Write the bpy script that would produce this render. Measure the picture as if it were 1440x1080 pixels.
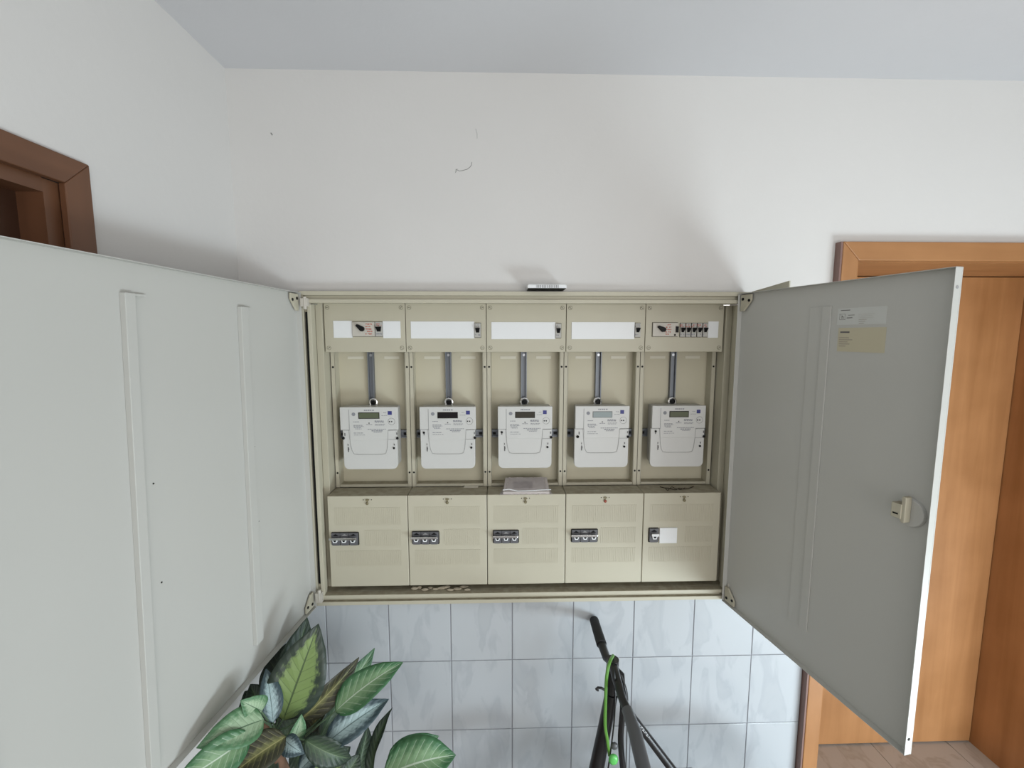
import bpy, bmesh, math, random
from mathutils import Vector, Matrix, Euler
random.seed(7)
S = bpy.context.scene
for o in list(bpy.data.objects): bpy.data.objects.remove(o)
COL = S.collection
PI = math.pi
# ---------------------------------------------------------------- camera (world: X right, Y into the wall, Z up)
FPX, PITCH, YAW = 626.06, 0.10922, 0.02709
CAM = Vector((-0.08267, -1.35967, 0.79998))
cy, sy, cp, sp = math.cos(YAW), math.sin(YAW), math.cos(PITCH), math.sin(PITCH)
FW = Vector((sy*cp, cy*cp, -sp)); RT = Vector((cy, -sy, 0)); UP = RT.cross(FW)
cd = bpy.data.cameras.new('camera'); cam = bpy.data.objects.new('camera', cd); COL.objects.link(cam)
cd.sensor_width = 36; cd.lens = FPX/1440*36; cd.clip_start = 0.02
cam.matrix_world = Matrix(((RT.x, UP.x, -FW.x, CAM.x), (RT.y, UP.y, -FW.y, CAM.y), (RT.z, UP.z, -FW.z, CAM.z), (0, 0, 0, 1)))
S.camera = cam
def ray(px, py): return FW + RT*((px-720)/FPX) + UP*((540-py)/FPX)
def at(px, py, Y):                        # world point seen at a pixel of the photo, on the plane y = Y
    d = ray(px, py); return CAM + d*((Y-CAM.y)/d.y)
def atz(px, py, Z):
    d = ray(px, py); return CAM + d*((Z-CAM.z)/d.z)
def hit(px, py, P, N):
    d = ray(px, py); return CAM + d*((P-CAM).dot(N)/d.dot(N))
# ---------------------------------------------------------------- world, light, exposure
w = bpy.data.worlds.new('world'); S.world = w; w.use_nodes = True
bg = w.node_tree.nodes['Background']; bg.inputs[0].default_value = (0.92, 0.95, 1.0, 1); bg.inputs[1].default_value = 0.04
def area(name, loc, target, sx, sz, power, col):
    l = bpy.data.lights.new(name, 'AREA'); l.shape = 'RECTANGLE'; l.size = sx; l.size_y = sz; l.energy = power; l.color = col
    o = bpy.data.objects.new(name, l); COL.objects.link(o); o.location = loc
    o.rotation_euler = (Vector(target)-Vector(loc)).to_track_quat('-Z', 'Y').to_euler(); return o
area('rear_window_daylight', (0.1, -2.85, 0.4), (0.0, 0, 0.2), 2.4, 1.5, 10, (1.0, 0.975, 0.945))
area('rear_door_daylight', (1.2, -2.85, 0.4), (0.2, 0, 0.2), 1.8, 1.5, 27, (1.0, 0.98, 0.955))
area('side_window_daylight', (2.6, -2.6, 0.5), (0.2, 0, 0.3), 1.8, 1.4, 6, (0.90, 0.96, 1.0))
area('low_fill_light', (1.9, -1.6, -0.66), (0.4, 0, -0.25), 1.3, 0.5, 42, (0.80, 0.925, 1.0))  # fill light near the floor, added to brighten the lower tiles
S.view_settings.view_transform = 'Standard'; S.view_settings.look = 'None'; S.view_settings.gamma = 1
S.view_settings.use_curve_mapping = False; S.view_settings.exposure = 0.12
# ---------------------------------------------------------------- materials
def lin(c):
    return tuple(((x/255)/12.92 if x/255 <= 0.04045 else ((x/255+0.055)/1.055)**2.4) for x in c)+(1,)
MATS = {}
def mat(name, rgb, rough=0.5, metal=0.0, var=0.0, scale=8.0, bump=0.0, bscale=60.0, spec=0.5, trans=0.0, stretch=(1, 1, 1)):
    if name in MATS: return MATS[name]
    m = bpy.data.materials.new(name); m.use_nodes = True; nt = m.node_tree; b = nt.nodes['Principled BSDF']
    b.inputs['Roughness'].default_value = rough; b.inputs['Metallic'].default_value = metal
    b.inputs['Specular IOR Level'].default_value = spec
    b.inputs['Transmission Weight'].default_value = trans
    c = lin(rgb); b.inputs['Base Color'].default_value = c
    tc = nt.nodes.new('ShaderNodeTexCoord'); mp = nt.nodes.new('ShaderNodeMapping'); mp.inputs['Scale'].default_value = stretch
    nt.links.new(tc.outputs['Object'], mp.inputs['Vector'])
    if var > 0:
        n = nt.nodes.new('ShaderNodeTexNoise'); n.inputs['Scale'].default_value = scale; n.inputs['Detail'].default_value = 5
        nt.links.new(mp.outputs[0], n.inputs['Vector'])
        r = nt.nodes.new('ShaderNodeValToRGB'); r.color_ramp.elements[0].position = 0.3; r.color_ramp.elements[1].position = 0.7
        r.color_ramp.elements[0].color = tuple(x*(1-var) for x in c[:3])+(1,)
        r.color_ramp.elements[1].color = tuple(min(1, x*(1+var)) for x in c[:3])+(1,)
        nt.links.new(n.outputs['Fac'], r.inputs[0]); nt.links.new(r.outputs[0], b.inputs['Base Color'])
    if bump > 0:
        n2 = nt.nodes.new('ShaderNodeTexNoise'); n2.inputs['Scale'].default_value = bscale; n2.inputs['Detail'].default_value = 4
        nt.links.new(mp.outputs[0], n2.inputs['Vector'])
        bp = nt.nodes.new('ShaderNodeBump'); bp.inputs['Strength'].default_value = bump; bp.inputs['Distance'].default_value = 0.002
        nt.links.new(n2.outputs['Fac'], bp.inputs['Height']); nt.links.new(bp.outputs[0], b.inputs['Normal'])
    MATS[name] = m; return m
def wood(name, c1, c2, rough=0.42, axis='Z'):
    m = bpy.data.materials.new(name); m.use_nodes = True; nt = m.node_tree; b = nt.nodes['Principled BSDF']
    b.inputs['Roughness'].default_value = rough
    tc = nt.nodes.new('ShaderNodeTexCoord'); mp = nt.nodes.new('ShaderNodeMapping')
    mp.inputs['Scale'].default_value = {'Z': (22, 22, 1.3), 'X': (1.3, 22, 22), 'Y': (22, 1.3, 22)}[axis]
    nt.links.new(tc.outputs['Object'], mp.inputs['Vector'])
    n = nt.nodes.new('ShaderNodeTexNoise'); n.inputs['Scale'].default_value = 1.0; n.inputs['Detail'].default_value = 6; n.inputs['Distortion'].default_value = 0.5
    nt.links.new(mp.outputs[0], n.inputs['Vector'])
    n2 = nt.nodes.new('ShaderNodeTexNoise'); n2.inputs['Scale'].default_value = 5; n2.inputs['Detail'].default_value = 6
    nt.links.new(tc.outputs['Object'], n2.inputs['Vector'])
    mx = nt.nodes.new('ShaderNodeMath'); mx.operation = 'MULTIPLY_ADD'; mx.inputs[1].default_value = 0.55
    ml = nt.nodes.new('ShaderNodeMath'); ml.operation = 'MULTIPLY'; ml.inputs[1].default_value = 0.45
    nt.links.new(n2.outputs['Fac'], ml.inputs[0]); nt.links.new(n.outputs['Fac'], mx.inputs[0]); nt.links.new(ml.outputs[0], mx.inputs[2])
    r = nt.nodes.new('ShaderNodeValToRGB'); r.color_ramp.elements[0].position = 0.32; r.color_ramp.elements[1].position = 0.68
    r.color_ramp.elements[0].color = lin(c1); r.color_ramp.elements[1].color = lin(c2)
    nt.links.new(mx.outputs[0], r.inputs[0]); nt.links.new(r.outputs[0], b.inputs['Base Color'])
    MATS[name] = m; return m
def dusty(name, rgb, dust, rough=0.5):
    # painted metal with grey-brown dust that has settled on upward faces
    m = mat(name, rgb, rough, 0, 0.025, 6, 0.06, 300); nt = m.node_tree; b = nt.nodes['Principled BSDF']
    src = b.inputs['Base Color'].links[0].from_socket
    g = nt.nodes.new('ShaderNodeNewGeometry'); sx = nt.nodes.new('ShaderNodeSeparateXYZ'); nt.links.new(g.outputs['True Normal'], sx.inputs[0])
    th = nt.nodes.new('ShaderNodeMath'); th.operation = 'GREATER_THAN'; th.inputs[1].default_value = 0.7; nt.links.new(sx.outputs['Z'], th.inputs[0])
    n = nt.nodes.new('ShaderNodeTexNoise'); n.inputs['Scale'].default_value = 45; n.inputs['Detail'].default_value = 8
    tc = nt.nodes.new('ShaderNodeTexCoord'); nt.links.new(tc.outputs['Object'], n.inputs['Vector'])
    r = nt.nodes.new('ShaderNodeValToRGB'); r.color_ramp.elements[0].position = 0.35; r.color_ramp.elements[1].position = 0.6
    r.color_ramp.elements[0].color = (0.55,)*3+(1,); r.color_ramp.elements[1].color = (0.95,)*3+(1,)
    nt.links.new(n.outputs['Fac'], r.inputs[0])
    mu = nt.nodes.new('ShaderNodeMath'); mu.operation = 'MULTIPLY'; nt.links.new(th.outputs[0], mu.inputs[0]); nt.links.new(r.outputs[0], mu.inputs[1])
    mix = nt.nodes.new('ShaderNodeMix'); mix.data_type = 'RGBA'; nt.links.new(mu.outputs[0], mix.inputs[0]); nt.links.new(src, mix.inputs[6])
    mix.inputs[7].default_value = lin(dust); nt.links.new(mix.outputs[2], b.inputs['Base Color'])
    return m
PLASTER = mat('white_plaster', (214, 212, 209), 0.9, 0, 0.012, 3, 0.35, 45, 0.2)
CEIL = mat('ceiling_paint', (208, 208, 210), 0.95, 0, 0.01, 3, 0.25, 50, 0.1)
GROUT = mat('grey_grout', (150, 152, 158), 0.9)
BEIGE = dusty('beige_enamel', (186, 181, 162), (146, 137, 117))
BEIGE2 = mat('beige_backplate', (193, 187, 165), 0.55, 0, 0.02, 6)
DOORP = mat('light_grey_enamel', (188, 188, 183), 0.42, 0, 0.01, 2, 0.03, 300)
STRIP = mat('white_plastic', (228, 230, 231), 0.4)
METERW = mat('meter_white_plastic', (200, 200, 197), 0.4)
METERS = mat('meter_grey_side', (178, 176, 170), 0.5)
SEAM = mat('seam_grey', (150, 150, 150), 0.6)
BLACK = mat('black_plastic', (9, 9, 10), 0.55, spec=0.25)
RAIL = mat('rail_steel', (122, 126, 132), 0.5, 0.45)
TABM = mat('pale_tab', (212, 208, 192), 0.5)
DARK = mat('dark_gap', (40, 38, 32), 0.9)
STEEL = mat('zinc_steel', (165, 168, 172), 0.35, 0.85)
CHROME = mat('bright_steel', (225, 225, 225), 0.18, 1.0)
PRINT = mat('grey_print', (135, 136, 142), 0.7)
PRINTR = mat('red_print', (176, 92, 78), 0.7)
BLUE = mat('blue_print', (48, 52, 120), 0.5)
SWG = mat('switch_grey_plastic', (193, 188, 178), 0.45)
FUSE = mat('fuse_block_grey', (92, 92, 96), 0.5)
WOODR = wood('oak_veneer_warm', (150, 103, 61), (178, 128, 83))
WOODRX = wood('oak_veneer_warm_across', (150, 103, 61), (178, 128, 83), axis='X')
WOODL = wood('dark_veneer', (92, 60, 40), (116, 78, 54))
WOODLY = wood('dark_veneer_across', (92, 60, 40), (116, 78, 54), axis='Y')
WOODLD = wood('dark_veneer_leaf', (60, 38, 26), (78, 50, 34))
EDGE = mat('casing_side_shade', (128, 100, 92), 0.5)  # shade on the casing's side face, put into the colour
def tilemat(name, a, b_, v, rough):
    m = mat(name, a, rough); nt = m.node_tree; b = nt.nodes['Principled BSDF']
    tc = nt.nodes.new('ShaderNodeTexCoord'); oi = nt.nodes.new('ShaderNodeObjectInfo')
    ad = nt.nodes.new('ShaderNodeVectorMath'); ad.operation = 'ADD'
    sc = nt.nodes.new('ShaderNodeVectorMath'); sc.operation = 'SCALE'; sc.inputs[3].default_value = 17
    cb = nt.nodes.new('ShaderNodeCombineXYZ'); nt.links.new(oi.outputs['Random'], cb.inputs[0]); nt.links.new(oi.outputs['Random'], cb.inputs[2])
    nt.links.new(cb.outputs[0], sc.inputs[0]); nt.links.new(tc.outputs['Object'], ad.inputs[0]); nt.links.new(sc.outputs[0], ad.inputs[1])
    n = nt.nodes.new('ShaderNodeTexNoise'); n.inputs['Scale'].default_value = 9; n.inputs['Detail'].default_value = 4; n.inputs['Distortion'].default_value = 0.7
    mp = nt.nodes.new('ShaderNodeMapping'); mp.inputs['Rotation'].default_value = (0, 0.6, 0); mp.inputs['Scale'].default_value = (1.6, 1, 0.6)
    nt.links.new(ad.outputs[0], mp.inputs[0]); nt.links.new(mp.outputs[0], n.inputs['Vector'])
    r = nt.nodes.new('ShaderNodeValToRGB'); e = r.color_ramp.elements
    e[0].position = 0.36; e[0].color = lin(a); e[1].position = 0.5; e[1].color = lin(b_)
    x = e.new(0.43); x.color = lin(v)
    x = e.new(0.7); x.color = lin(b_)
    nt.links.new(n.outputs['Fac'], r.inputs[0]); nt.links.new(r.outputs[0], b.inputs['Base Color'])
    return m
TILE = tilemat('marbled_wall_tile', (181, 186, 190), (186, 191, 195), (177, 182, 187), 0.14)
FTILE = tilemat('beige_marble_floor', (174, 166, 156), (180, 172, 163), (166, 156, 145), 0.3)
def leafmat(name, edge, mid, vein, wmid=0.55, soft=0.25, rough=0.48):
    m = bpy.data.materials.new(name); m.use_nodes = True; nt = m.node_tree; b = nt.nodes['Principled BSDF']; b.inputs['Roughness'].default_value = rough
    L = nt.links.new
    def M(op, a=None, b2=None, c=None):
        q = nt.nodes.new('ShaderNodeMath'); q.operation = op
        for i, s in enumerate((a, b2, c)):
            if s is None: continue
            if isinstance(s, (int, float)): q.inputs[i].default_value = s
            else: L(s, q.inputs[i])
        return q.outputs[0]
    uv = nt.nodes.new('ShaderNodeUVMap'); sx = nt.nodes.new('ShaderNodeSeparateXYZ'); L(uv.outputs[0], sx.inputs[0])
    u = M('ABSOLUTE', M('MULTIPLY_ADD', sx.outputs[0], 2.0, -1.0)); v = sx.outputs[1]
    n = nt.nodes.new('ShaderNodeTexNoise'); n.inputs['Scale'].default_value = 14; n.inputs['Detail'].default_value = 4; L(uv.outputs[0], n.inputs['Vector'])
    ph = M('FRACT', M('MULTIPLY', M('SUBTRACT', v, M('MULTIPLY', u, 0.22)), 9.0))
    saw = M('ABSOLUTE', M('SUBTRACT', ph, 0.5))                 # 0 on a side vein
    e = M('ADD', M('ADD', u, M('MULTIPLY', M('SUBTRACT', n.outputs['Fac'], 0.5), 0.7)), M('MULTIPLY', M('SUBTRACT', saw, 0.25), 0.14))
    tip = M('MULTIPLY', M('POWER', v, 5.0), 0.8)
    e = M('ADD', e, tip)
    mr = nt.nodes.new('ShaderNodeMapRange'); mr.interpolation_type = 'SMOOTHSTEP'; L(e, mr.inputs[0])
    mr.inputs[1].default_value = wmid-soft; mr.inputs[2].default_value = wmid+soft
    mx = nt.nodes.new('ShaderNodeMix'); mx.data_type = 'RGBA'; L(mr.outputs[0], mx.inputs[0]); mx.inputs[6].default_value = lin(mid); mx.inputs[7].default_value = lin(edge)
    sv = M('LESS_THAN', saw, 0.045); mv = M('LESS_THAN', u, 0.035); vv = M('MAXIMUM', M('MULTIPLY', sv, M('MULTIPLY', M('LESS_THAN', u, 0.8), 0.38)), M('MULTIPLY', mv, 0.85))
    m2 = nt.nodes.new('ShaderNodeMix'); m2.data_type = 'RGBA'; L(vv, m2.inputs[0]); L(mx.outputs[2], m2.inputs[6]); m2.inputs[7].default_value = lin(vein)
    L(m2.outputs[2], b.inputs['Base Color'])
    bp = nt.nodes.new('ShaderNodeBump'); bp.inputs['Strength'].default_value = 0.22; bp.inputs['Distance'].default_value = 0.002
    L(M('MINIMUM', M('MULTIPLY', saw, 4.0), M('MULTIPLY', u, 6.0)), bp.inputs['Height']); L(bp.outputs[0], b.inputs['Normal'])
    MATS[name] = m; return m
LA = leafmat('leaf_dark_edge_lime', (48, 60, 50), (120, 142, 84), (58, 76, 46), 0.62, 0.13)
LB = leafmat('leaf_green_white_veins', (60, 106, 68), (120, 152, 112), (192, 206, 188), 0.55, 0.35)
LC = leafmat('leaf_silver', (62, 80, 86), (168, 190, 192), (84, 104, 104), 0.5, 0.25)
LD = leafmat('leaf_dark', (44, 60, 48), (66, 88, 62), (96, 116, 84), 0.4, 0.3)
LE = leafmat('leaf_olive_brown', (62, 62, 46), (118, 120, 74), (166, 162, 112), 0.25, 0.25)
LF = leafmat('leaf_pale_green', (82, 124, 86), (160, 184, 152), (72, 100, 74), 0.6, 0.3)
# ---------------------------------------------------------------- mesh helpers
def Wm(o):
    m = Matrix()
    while o is not None:
        m = (Matrix.Translation(o.location) @ o.rotation_euler.to_matrix().to_4x4()) @ m; o = o.parent
    return m
class MB:
    def __init__(s): s.bm = bmesh.new()
    def quadbox(s, P):      # 8 points, bottom ring 4 then top ring 4
        v = [s.bm.verts.new(p) for p in P]
        for f in ((3, 2, 1, 0), (4, 5, 6, 7), (0, 1, 5, 4), (1, 2, 6, 5), (2, 3, 7, 6), (3, 0, 4, 7)): s.bm.faces.new([v[i] for i in f])
        return s
    def box(s, x0, x1, y0, y1, z0, z1):
        return s.quadbox([(x0, y0, z0), (x1, y0, z0), (x1, y1, z0), (x0, y1, z0), (x0, y0, z1), (x1, y0, z1), (x1, y1, z1), (x0, y1, z1)])
    def frame(s, x0, x1, z0, z1, wd, y0, y1):     # rectangular ring in the XZ plane
        s.box(x0, x1, y0, y1, z1-wd, z1); s.box(x0, x1, y0, y1, z0, z0+wd)
        s.box(x0, x0+wd, y0, y1, z0+wd, z1-wd); s.box(x1-wd, x1, y0, y1, z0+wd, z1-wd); return s
    def cyl(s, c, r, h, axis='Y', n=16, r2=None):
        r2 = r if r2 is None else r2; c = Vector(c)
        A = {'X': (Vector((0, 1, 0)), Vector((0, 0, 1)), Vector((1, 0, 0))), 'Y': (Vector((1, 0, 0)), Vector((0, 0, 1)), Vector((0, 1, 0))), 'Z': (Vector((1, 0, 0)), Vector((0, 1, 0)), Vector((0, 0, 1)))}[axis]
        a = [s.bm.verts.new(c+A[0]*math.cos(2*PI*i/n)*r+A[1]*math.sin(2*PI*i/n)*r) for i in range(n)]
        b = [s.bm.verts.new(c+A[2]*h+A[0]*math.cos(2*PI*i/n)*r2+A[1]*math.sin(2*PI*i/n)*r2) for i in range(n)]
        s.bm.faces.new(a); s.bm.faces.new(b[::-1])
        for i in range(n): s.bm.faces.new((a[i], b[i], b[(i+1) % n], a[(i+1) % n]))
        return s
    def tube(s, pts, rad, n=10, closed=False, flat=1.0):
        pts = [Vector(p) for p in pts]; N = len(pts); rr = rad if isinstance(rad, (list, tuple)) else [rad]*N
        rings = []; ref = Vector((0, 0, 1))
        for i, p in enumerate(pts):
            if closed: t = pts[(i+1) % N]-pts[i-1]
            else: t = pts[min(i+1, N-1)]-pts[max(i-1, 0)]
            t.normalize(); 
            if i == 0 and abs(t.dot(ref)) > 0.9: ref = Vector((1, 0, 0))
            a = (ref-t*ref.dot(t)).normalized(); ref = a; b = t.cross(a)
            rings.append([s.bm.verts.new(p+(a*math.cos(2*PI*k/n)*flat+b*math.sin(2*PI*k/n))*rr[i]) for k in range(n)])
        for i in range(N if closed else N-1):
            A, B = rings[i], rings[(i+1) % N]
            for k in range(n): s.bm.faces.new((A[k], A[(k+1) % n], B[(k+1) % n], B[k]))
        if not closed: s.bm.faces.new(rings[0][::-1]); s.bm.faces.new(rings[-1])
        return s
    def prism(s, poly, y0, y1):   # poly in (x,z), extruded along y
        a = [s.bm.verts.new((x, y0, z)) for x, z in poly]; b = [s.bm.verts.new((x, y1, z)) for x, z in poly]
        s.bm.faces.new(a); s.bm.faces.new(b[::-1]); n = len(poly)
        for i in range(n): s.bm.faces.new((a[i], b[i], b[(i+1) % n], a[(i+1) % n]))
        return s
    def sphere(s, c, r, sc=(1, 1, 1)):
        bmesh.ops.create_icosphere(s.bm, subdivisions=2, radius=r, matrix=Matrix.Translation(c) @ Matrix.Diagonal((*sc, 1))); return s
    def map(s, fn):
        for v in s.bm.verts: v.co = fn(v.co)
        return s
    def build(s, name, m, parent=None, world=True, bevel=0.0, smooth=False, label=None):
        bmesh.ops.recalc_face_normals(s.bm, faces=s.bm.faces[:])
        if parent is not None and world:
            inv = Wm(parent).inverted()
            for v in s.bm.verts: v.co = inv @ v.co
        me = bpy.data.meshes.new(name); s.bm.to_mesh(me); s.bm.free(); me.materials.append(m)
        o = bpy.data.objects.new(name, me); COL.objects.link(o)
        if parent is not None: o.parent = parent
        if bevel > 0:
            md = o.modifiers.new('bevel', 'BEVEL'); md.width = bevel; md.segments = 2; md.limit_method = 'ANGLE'; md.angle_limit = 0.6
        if smooth:
            for p in me.polygons: p.use_smooth = True
            if not bevel:
                me.set_sharp_from_angle(angle=0.7)
        if label: o['label'] = label
        return o
def thing(name, label, cat, loc=(0, 0, 0), rz=0.0, group=None):
    o = bpy.data.objects.new(name, None); o.empty_display_size = 0.05; COL.objects.link(o); o.location = loc; o.rotation_euler = (0, 0, rz)
    o['label'] = label; o['category'] = cat
    if group: o['group'] = group
    return o
def tag(o, label, cat, group=None):
    o['label'] = label; o['category'] = cat
    if group: o['group'] = group
    return o
def struct(o, **k): o['kind'] = 'structure'; return o
def rrect(x0, x1, z0, z1, r, n=5, rt=None):
    rt = r if rt is None else rt; P = []
    for cx, cz, a0, rr in ((x1-rt, z1-rt, 0, rt), (x0+rt, z1-rt, 90, rt), (x0+r, z0+r, 180, r), (x1-r, z0+r, 270, r)):
        for i in range(n+1):
            a = math.radians(a0+90*i/n); P.append((cx+math.cos(a)*rr, cz+math.sin(a)*rr))
    return P
# ================================================================ THE SETTING
W = 0.0129                     # face of the back wall
XL, ZC, ZF = -0.8596, 1.5514, -0.937
DX0, DX1, DZ = 0.972, 1.96, 1.05
b = MB()
T0, T1 = W, W+0.34
ZT = -0.022
b.box(XL-0.1, -0.660, T0, T1, ZT, ZC+0.05)
b.box(-0.660, 0.660, T0, T1, 0.920, ZC+0.05)
b.box(-0.660, 0.660, T0+0.22, T1, ZT, 0.920)
b.box(0.660, DX0, T0, T1, ZT, ZC+0.05)
b.box(DX0, DX1, T0, T1, DZ, ZC+0.05)
b.box(DX1, 3.2, T0, T1, ZF-0.05, ZC+0.05)
wall_back = struct(b.build('wall_back', PLASTER))
MB().box(XL-0.1, DX0, W+0.0025, T1, ZF-0.05, ZT).build('grout_bed', GROUT, wall_back)
# wall tiles, 20 x 25 cm, one object each
tb = {}
TX0 = -0.449
rows = [ZT, -0.274, -0.526, -0.778, ZF]
cols = [XL]+[TX0+0.202*k for k in range(-1, 7)]+[0.944]
cols = [c for i, c in enumerate(cols)]
for r in range(4):
    for c in range(len(cols)-1):
        x0, x1 = cols[c]+0.0015, cols[c+1]-0.0015; z1, z0 = rows[r]-0.0015, rows[r+1]+0.0015
        key = (round(x1-x0, 3), round(z1-z0, 3)); cx, cz = (x0+x1)/2, (z0+z1)/2
        if key in tb:
            o = tb[key].copy(); COL.objects.link(o); o.parent = wall_back
        else:
            hw, hh = (x1-x0)/2, (z1-z0)/2
            o = MB().box(-hw, hw, -0.0045, 0.0045, -hh, hh).build('tile', TILE, wall_back, world=False, bevel=0.0012); tb[key] = o
        o.location = (cx, W+0.0045, cz); o.rotation_euler = (random.uniform(-.003, .003), 0, random.uniform(-.003, .003))
# left wall with a door opening
LY1, LY0, LZ = -0.490, -1.36, 1.093
b = MB(); b.box(XL-0.15, XL, LY1, W+0.3, ZF-0.05, ZC+0.05); b.box(XL-0.15, XL, LY0, LY1, LZ, ZC+0.05); b.box(XL-0.15, XL, -3.2, LY0, ZF-0.05, ZC+0.05)
wall_left = struct(b.build('wall_left', PLASTER))
struct(MB().box(XL-0.15, 3.2, -3.2, T1, ZC, ZC+0.08).build('ceiling', CEIL))
# floor of large beige marble tiles
floor = struct(MB().box(XL-0.15, 3.2, -3.2, 0.5, ZF-0.06, ZF-0.004).build('floor', GROUT))
jx = atz(1226, 1047, ZF).x
FS = 0.33; fx = jx
while fx > XL: fx -= FS
fm = None
i = 0
while fx+i*FS < 2.4:
    for j in range(8):
        cx = fx+(i+.5)*FS; cyy = 0.33-(j+.5)*FS
        if fm is None:
            h = FS/2-0.0012; fm = MB().box(-h, h, -h, h, -0.004, 0.0).build('tile', FTILE, floor, world=False); o = fm
        else:
            o = fm.copy(); COL.objects.link(o); o.parent = floor
        o.location = (cx, cyy, ZF)
    i += 1
# doorway on the right of the back wall
CX0, CX1, CI0, CZ1, CZI = 0.945, 2.0, 1.0014, 1.0798, 1.0236
d1 = thing('door_1', '', 'door', (1.45, 0.2, ZF)); del d1['label']; del d1['category']; d1['kind'] = 'structure'
cw = CI0-0.952
cas = MB()
P = W-0.026
def casing_piece(pts, nm, m):
    a = MB()
    A = [a.bm.verts.new((x, P, z)) for x, z in pts]; B_ = [a.bm.verts.new((x, W+0.001, z)) for x, z in pts]
    a.bm.faces.new(A); a.bm.faces.new(B_[::-1])
    for i in range(len(pts)): a.bm.faces.new((A[i], B_[i], B_[(i+1) % len(pts)], A[(i+1) % len(pts)]))
    return a.build(nm, m, d1, bevel=0.003)
casing_piece([(0.950, ZF), (CI0, ZF), (CI0, CZI), (0.950, CZ1)], 'casing', WOODR)
casing_piece([(0.950, CZ1+0.0004), (CI0, CZI+0.0004), (1.938, CZI), (1.988, CZ1)], 'casing', WOODRX)
casing_piece([(1.988, ZF), (1.988, CZ1), (1.938, CZI), (1.938, ZF)], 'casing', WOODR)
MB().box(0.944, 0.9495, P+0.002, W+0.001, ZF, CZ1).build('shaded_casing_side', EDGE, d1)  # side face of the casing, its shade painted as a darker brown
b = MB(); b.box(0.975, 1.012, W, T1, ZF, CZI-0.001); b.build('jamb_lining', WOODR, d1)
b = MB(); b.box(1.93, 1.958, W, T1, ZF, CZI-0.001); b.build('jamb_lining', WOODR, d1)
MB().box(1.012, 1.93, W, T1, CZI-0.001, CZI+0.02).build('head_lining', WOODRX, d1)
leaf = MB().box(1.014, 1.928, 0.32, 0.36, ZF+0.006, CZI-0.004).build('door_leaf', WOODR, d1, bevel=0.002)
hd = MB(); hd.cyl((1.075, 0.315, 0.10), 0.026, 0.006, 'Y', 20); hd.tube([(1.075, 0.315, 0.10), (1.075, 0.27, 0.10), (1.085, 0.262, 0.10), (1.19, 0.262, 0.10)], 0.009)
hd.build('door_handle', STEEL, leaf, smooth=True)
MB().box(0.98, 1.96, 0.36, 0.40, ZF, 1.05).build('backing_panel', DARK, d1)
# doorway in the left wall
d2 = thing('door_2', '', 'door', (XL, -0.9, ZF)); del d2['label']; del d2['category']; d2['kind'] = 'structure'
P2 = XL+0.012
def cas2(pts, nm, m, x0=XL-0.001, x1=P2):
    a = MB(); A = [a.bm.verts.new((x0, y, z)) for y, z in pts]; B_ = [a.bm.verts.new((x1, y, z)) for y, z in pts]
    a.bm.faces.new(A); a.bm.faces.new(B_[::-1])
    for i in range(len(pts)): a.bm.faces.new((A[i], B_[i], B_[(i+1) % len(pts)], A[(i+1) % len(pts)]))
    return a.build(nm, m, d2, bevel=0.002)
yo, yi, zo, zi = -0.468, -0.520, 1.1155, 1.067
cas2([(yo, ZF), (yo, zo), (yi, zi), (yi, ZF)], 'casing', WOODL)
cas2([(yo, zo), (-1.39, zo), (-1.335, zi), (yi, zi)], 'casing', WOODLY)
cas2([(-1.39, ZF), (-1.39, zo), (-1.335, zi), (-1.335, ZF)], 'casing', WOODL)
b = MB(); b.box(XL-0.14, XL-0.004, -0.545, yi+0.004, ZF, zi); b.build('jamb_lining', WOODL, d2)
b = MB(); b.box(XL-0.14, XL-0.004, -1.335, -1.31, ZF, zi); b.build('jamb_lining', WOODL, d2)
b = MB(); b.box(XL-0.14, XL-0.004, -1.31, -0.545, zi-0.023, zi+0.004); b.build('head_lining', WOODLY, d2)
leaf2 = MB().box(XL-0.09, XL-0.05, -1.31, -0.545, ZF+0.005, zi-0.023).build('door_leaf', WOODLD, d2)
hd = MB(); hd.cyl((XL-0.05, -1.25, 0.1), 0.026, 0.006, 'X', 20); hd.tube([(XL-0.05, -1.25, 0.1), (XL-0.01, -1.25, 0.1), (XL, -1.24, 0.1), (XL, -1.13, 0.1)], 0.009)
hd.build('door_handle', STEEL, leaf2, smooth=True)
# old nail nick and scratches in the plaster
def blob_line(px, m, r, name, Y=W):
    pts = [at(x, y, Y) for x, y in px]; return MB().tube(pts, r, 6).build(name, m, wall_back)
SCR = mat('scratch_grey', (130, 130, 128), 0.9)
SCL = mat('scratch_pale', (186, 186, 184), 0.9)
blob_line([(381, 187), (383, 190)], SCR, 0.0016, 'nail_nick')
blob_line([(643, 237.5), (640.5, 243), (641, 238), (646, 240.5), (650, 240), (657, 238), (661, 235), (663, 232), (663.5, 228)], SCR, 0.0008, 'scratch')
blob_line([(669, 181), (671, 188), (671, 195)], SCL, 0.0009, 'scratch')
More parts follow.
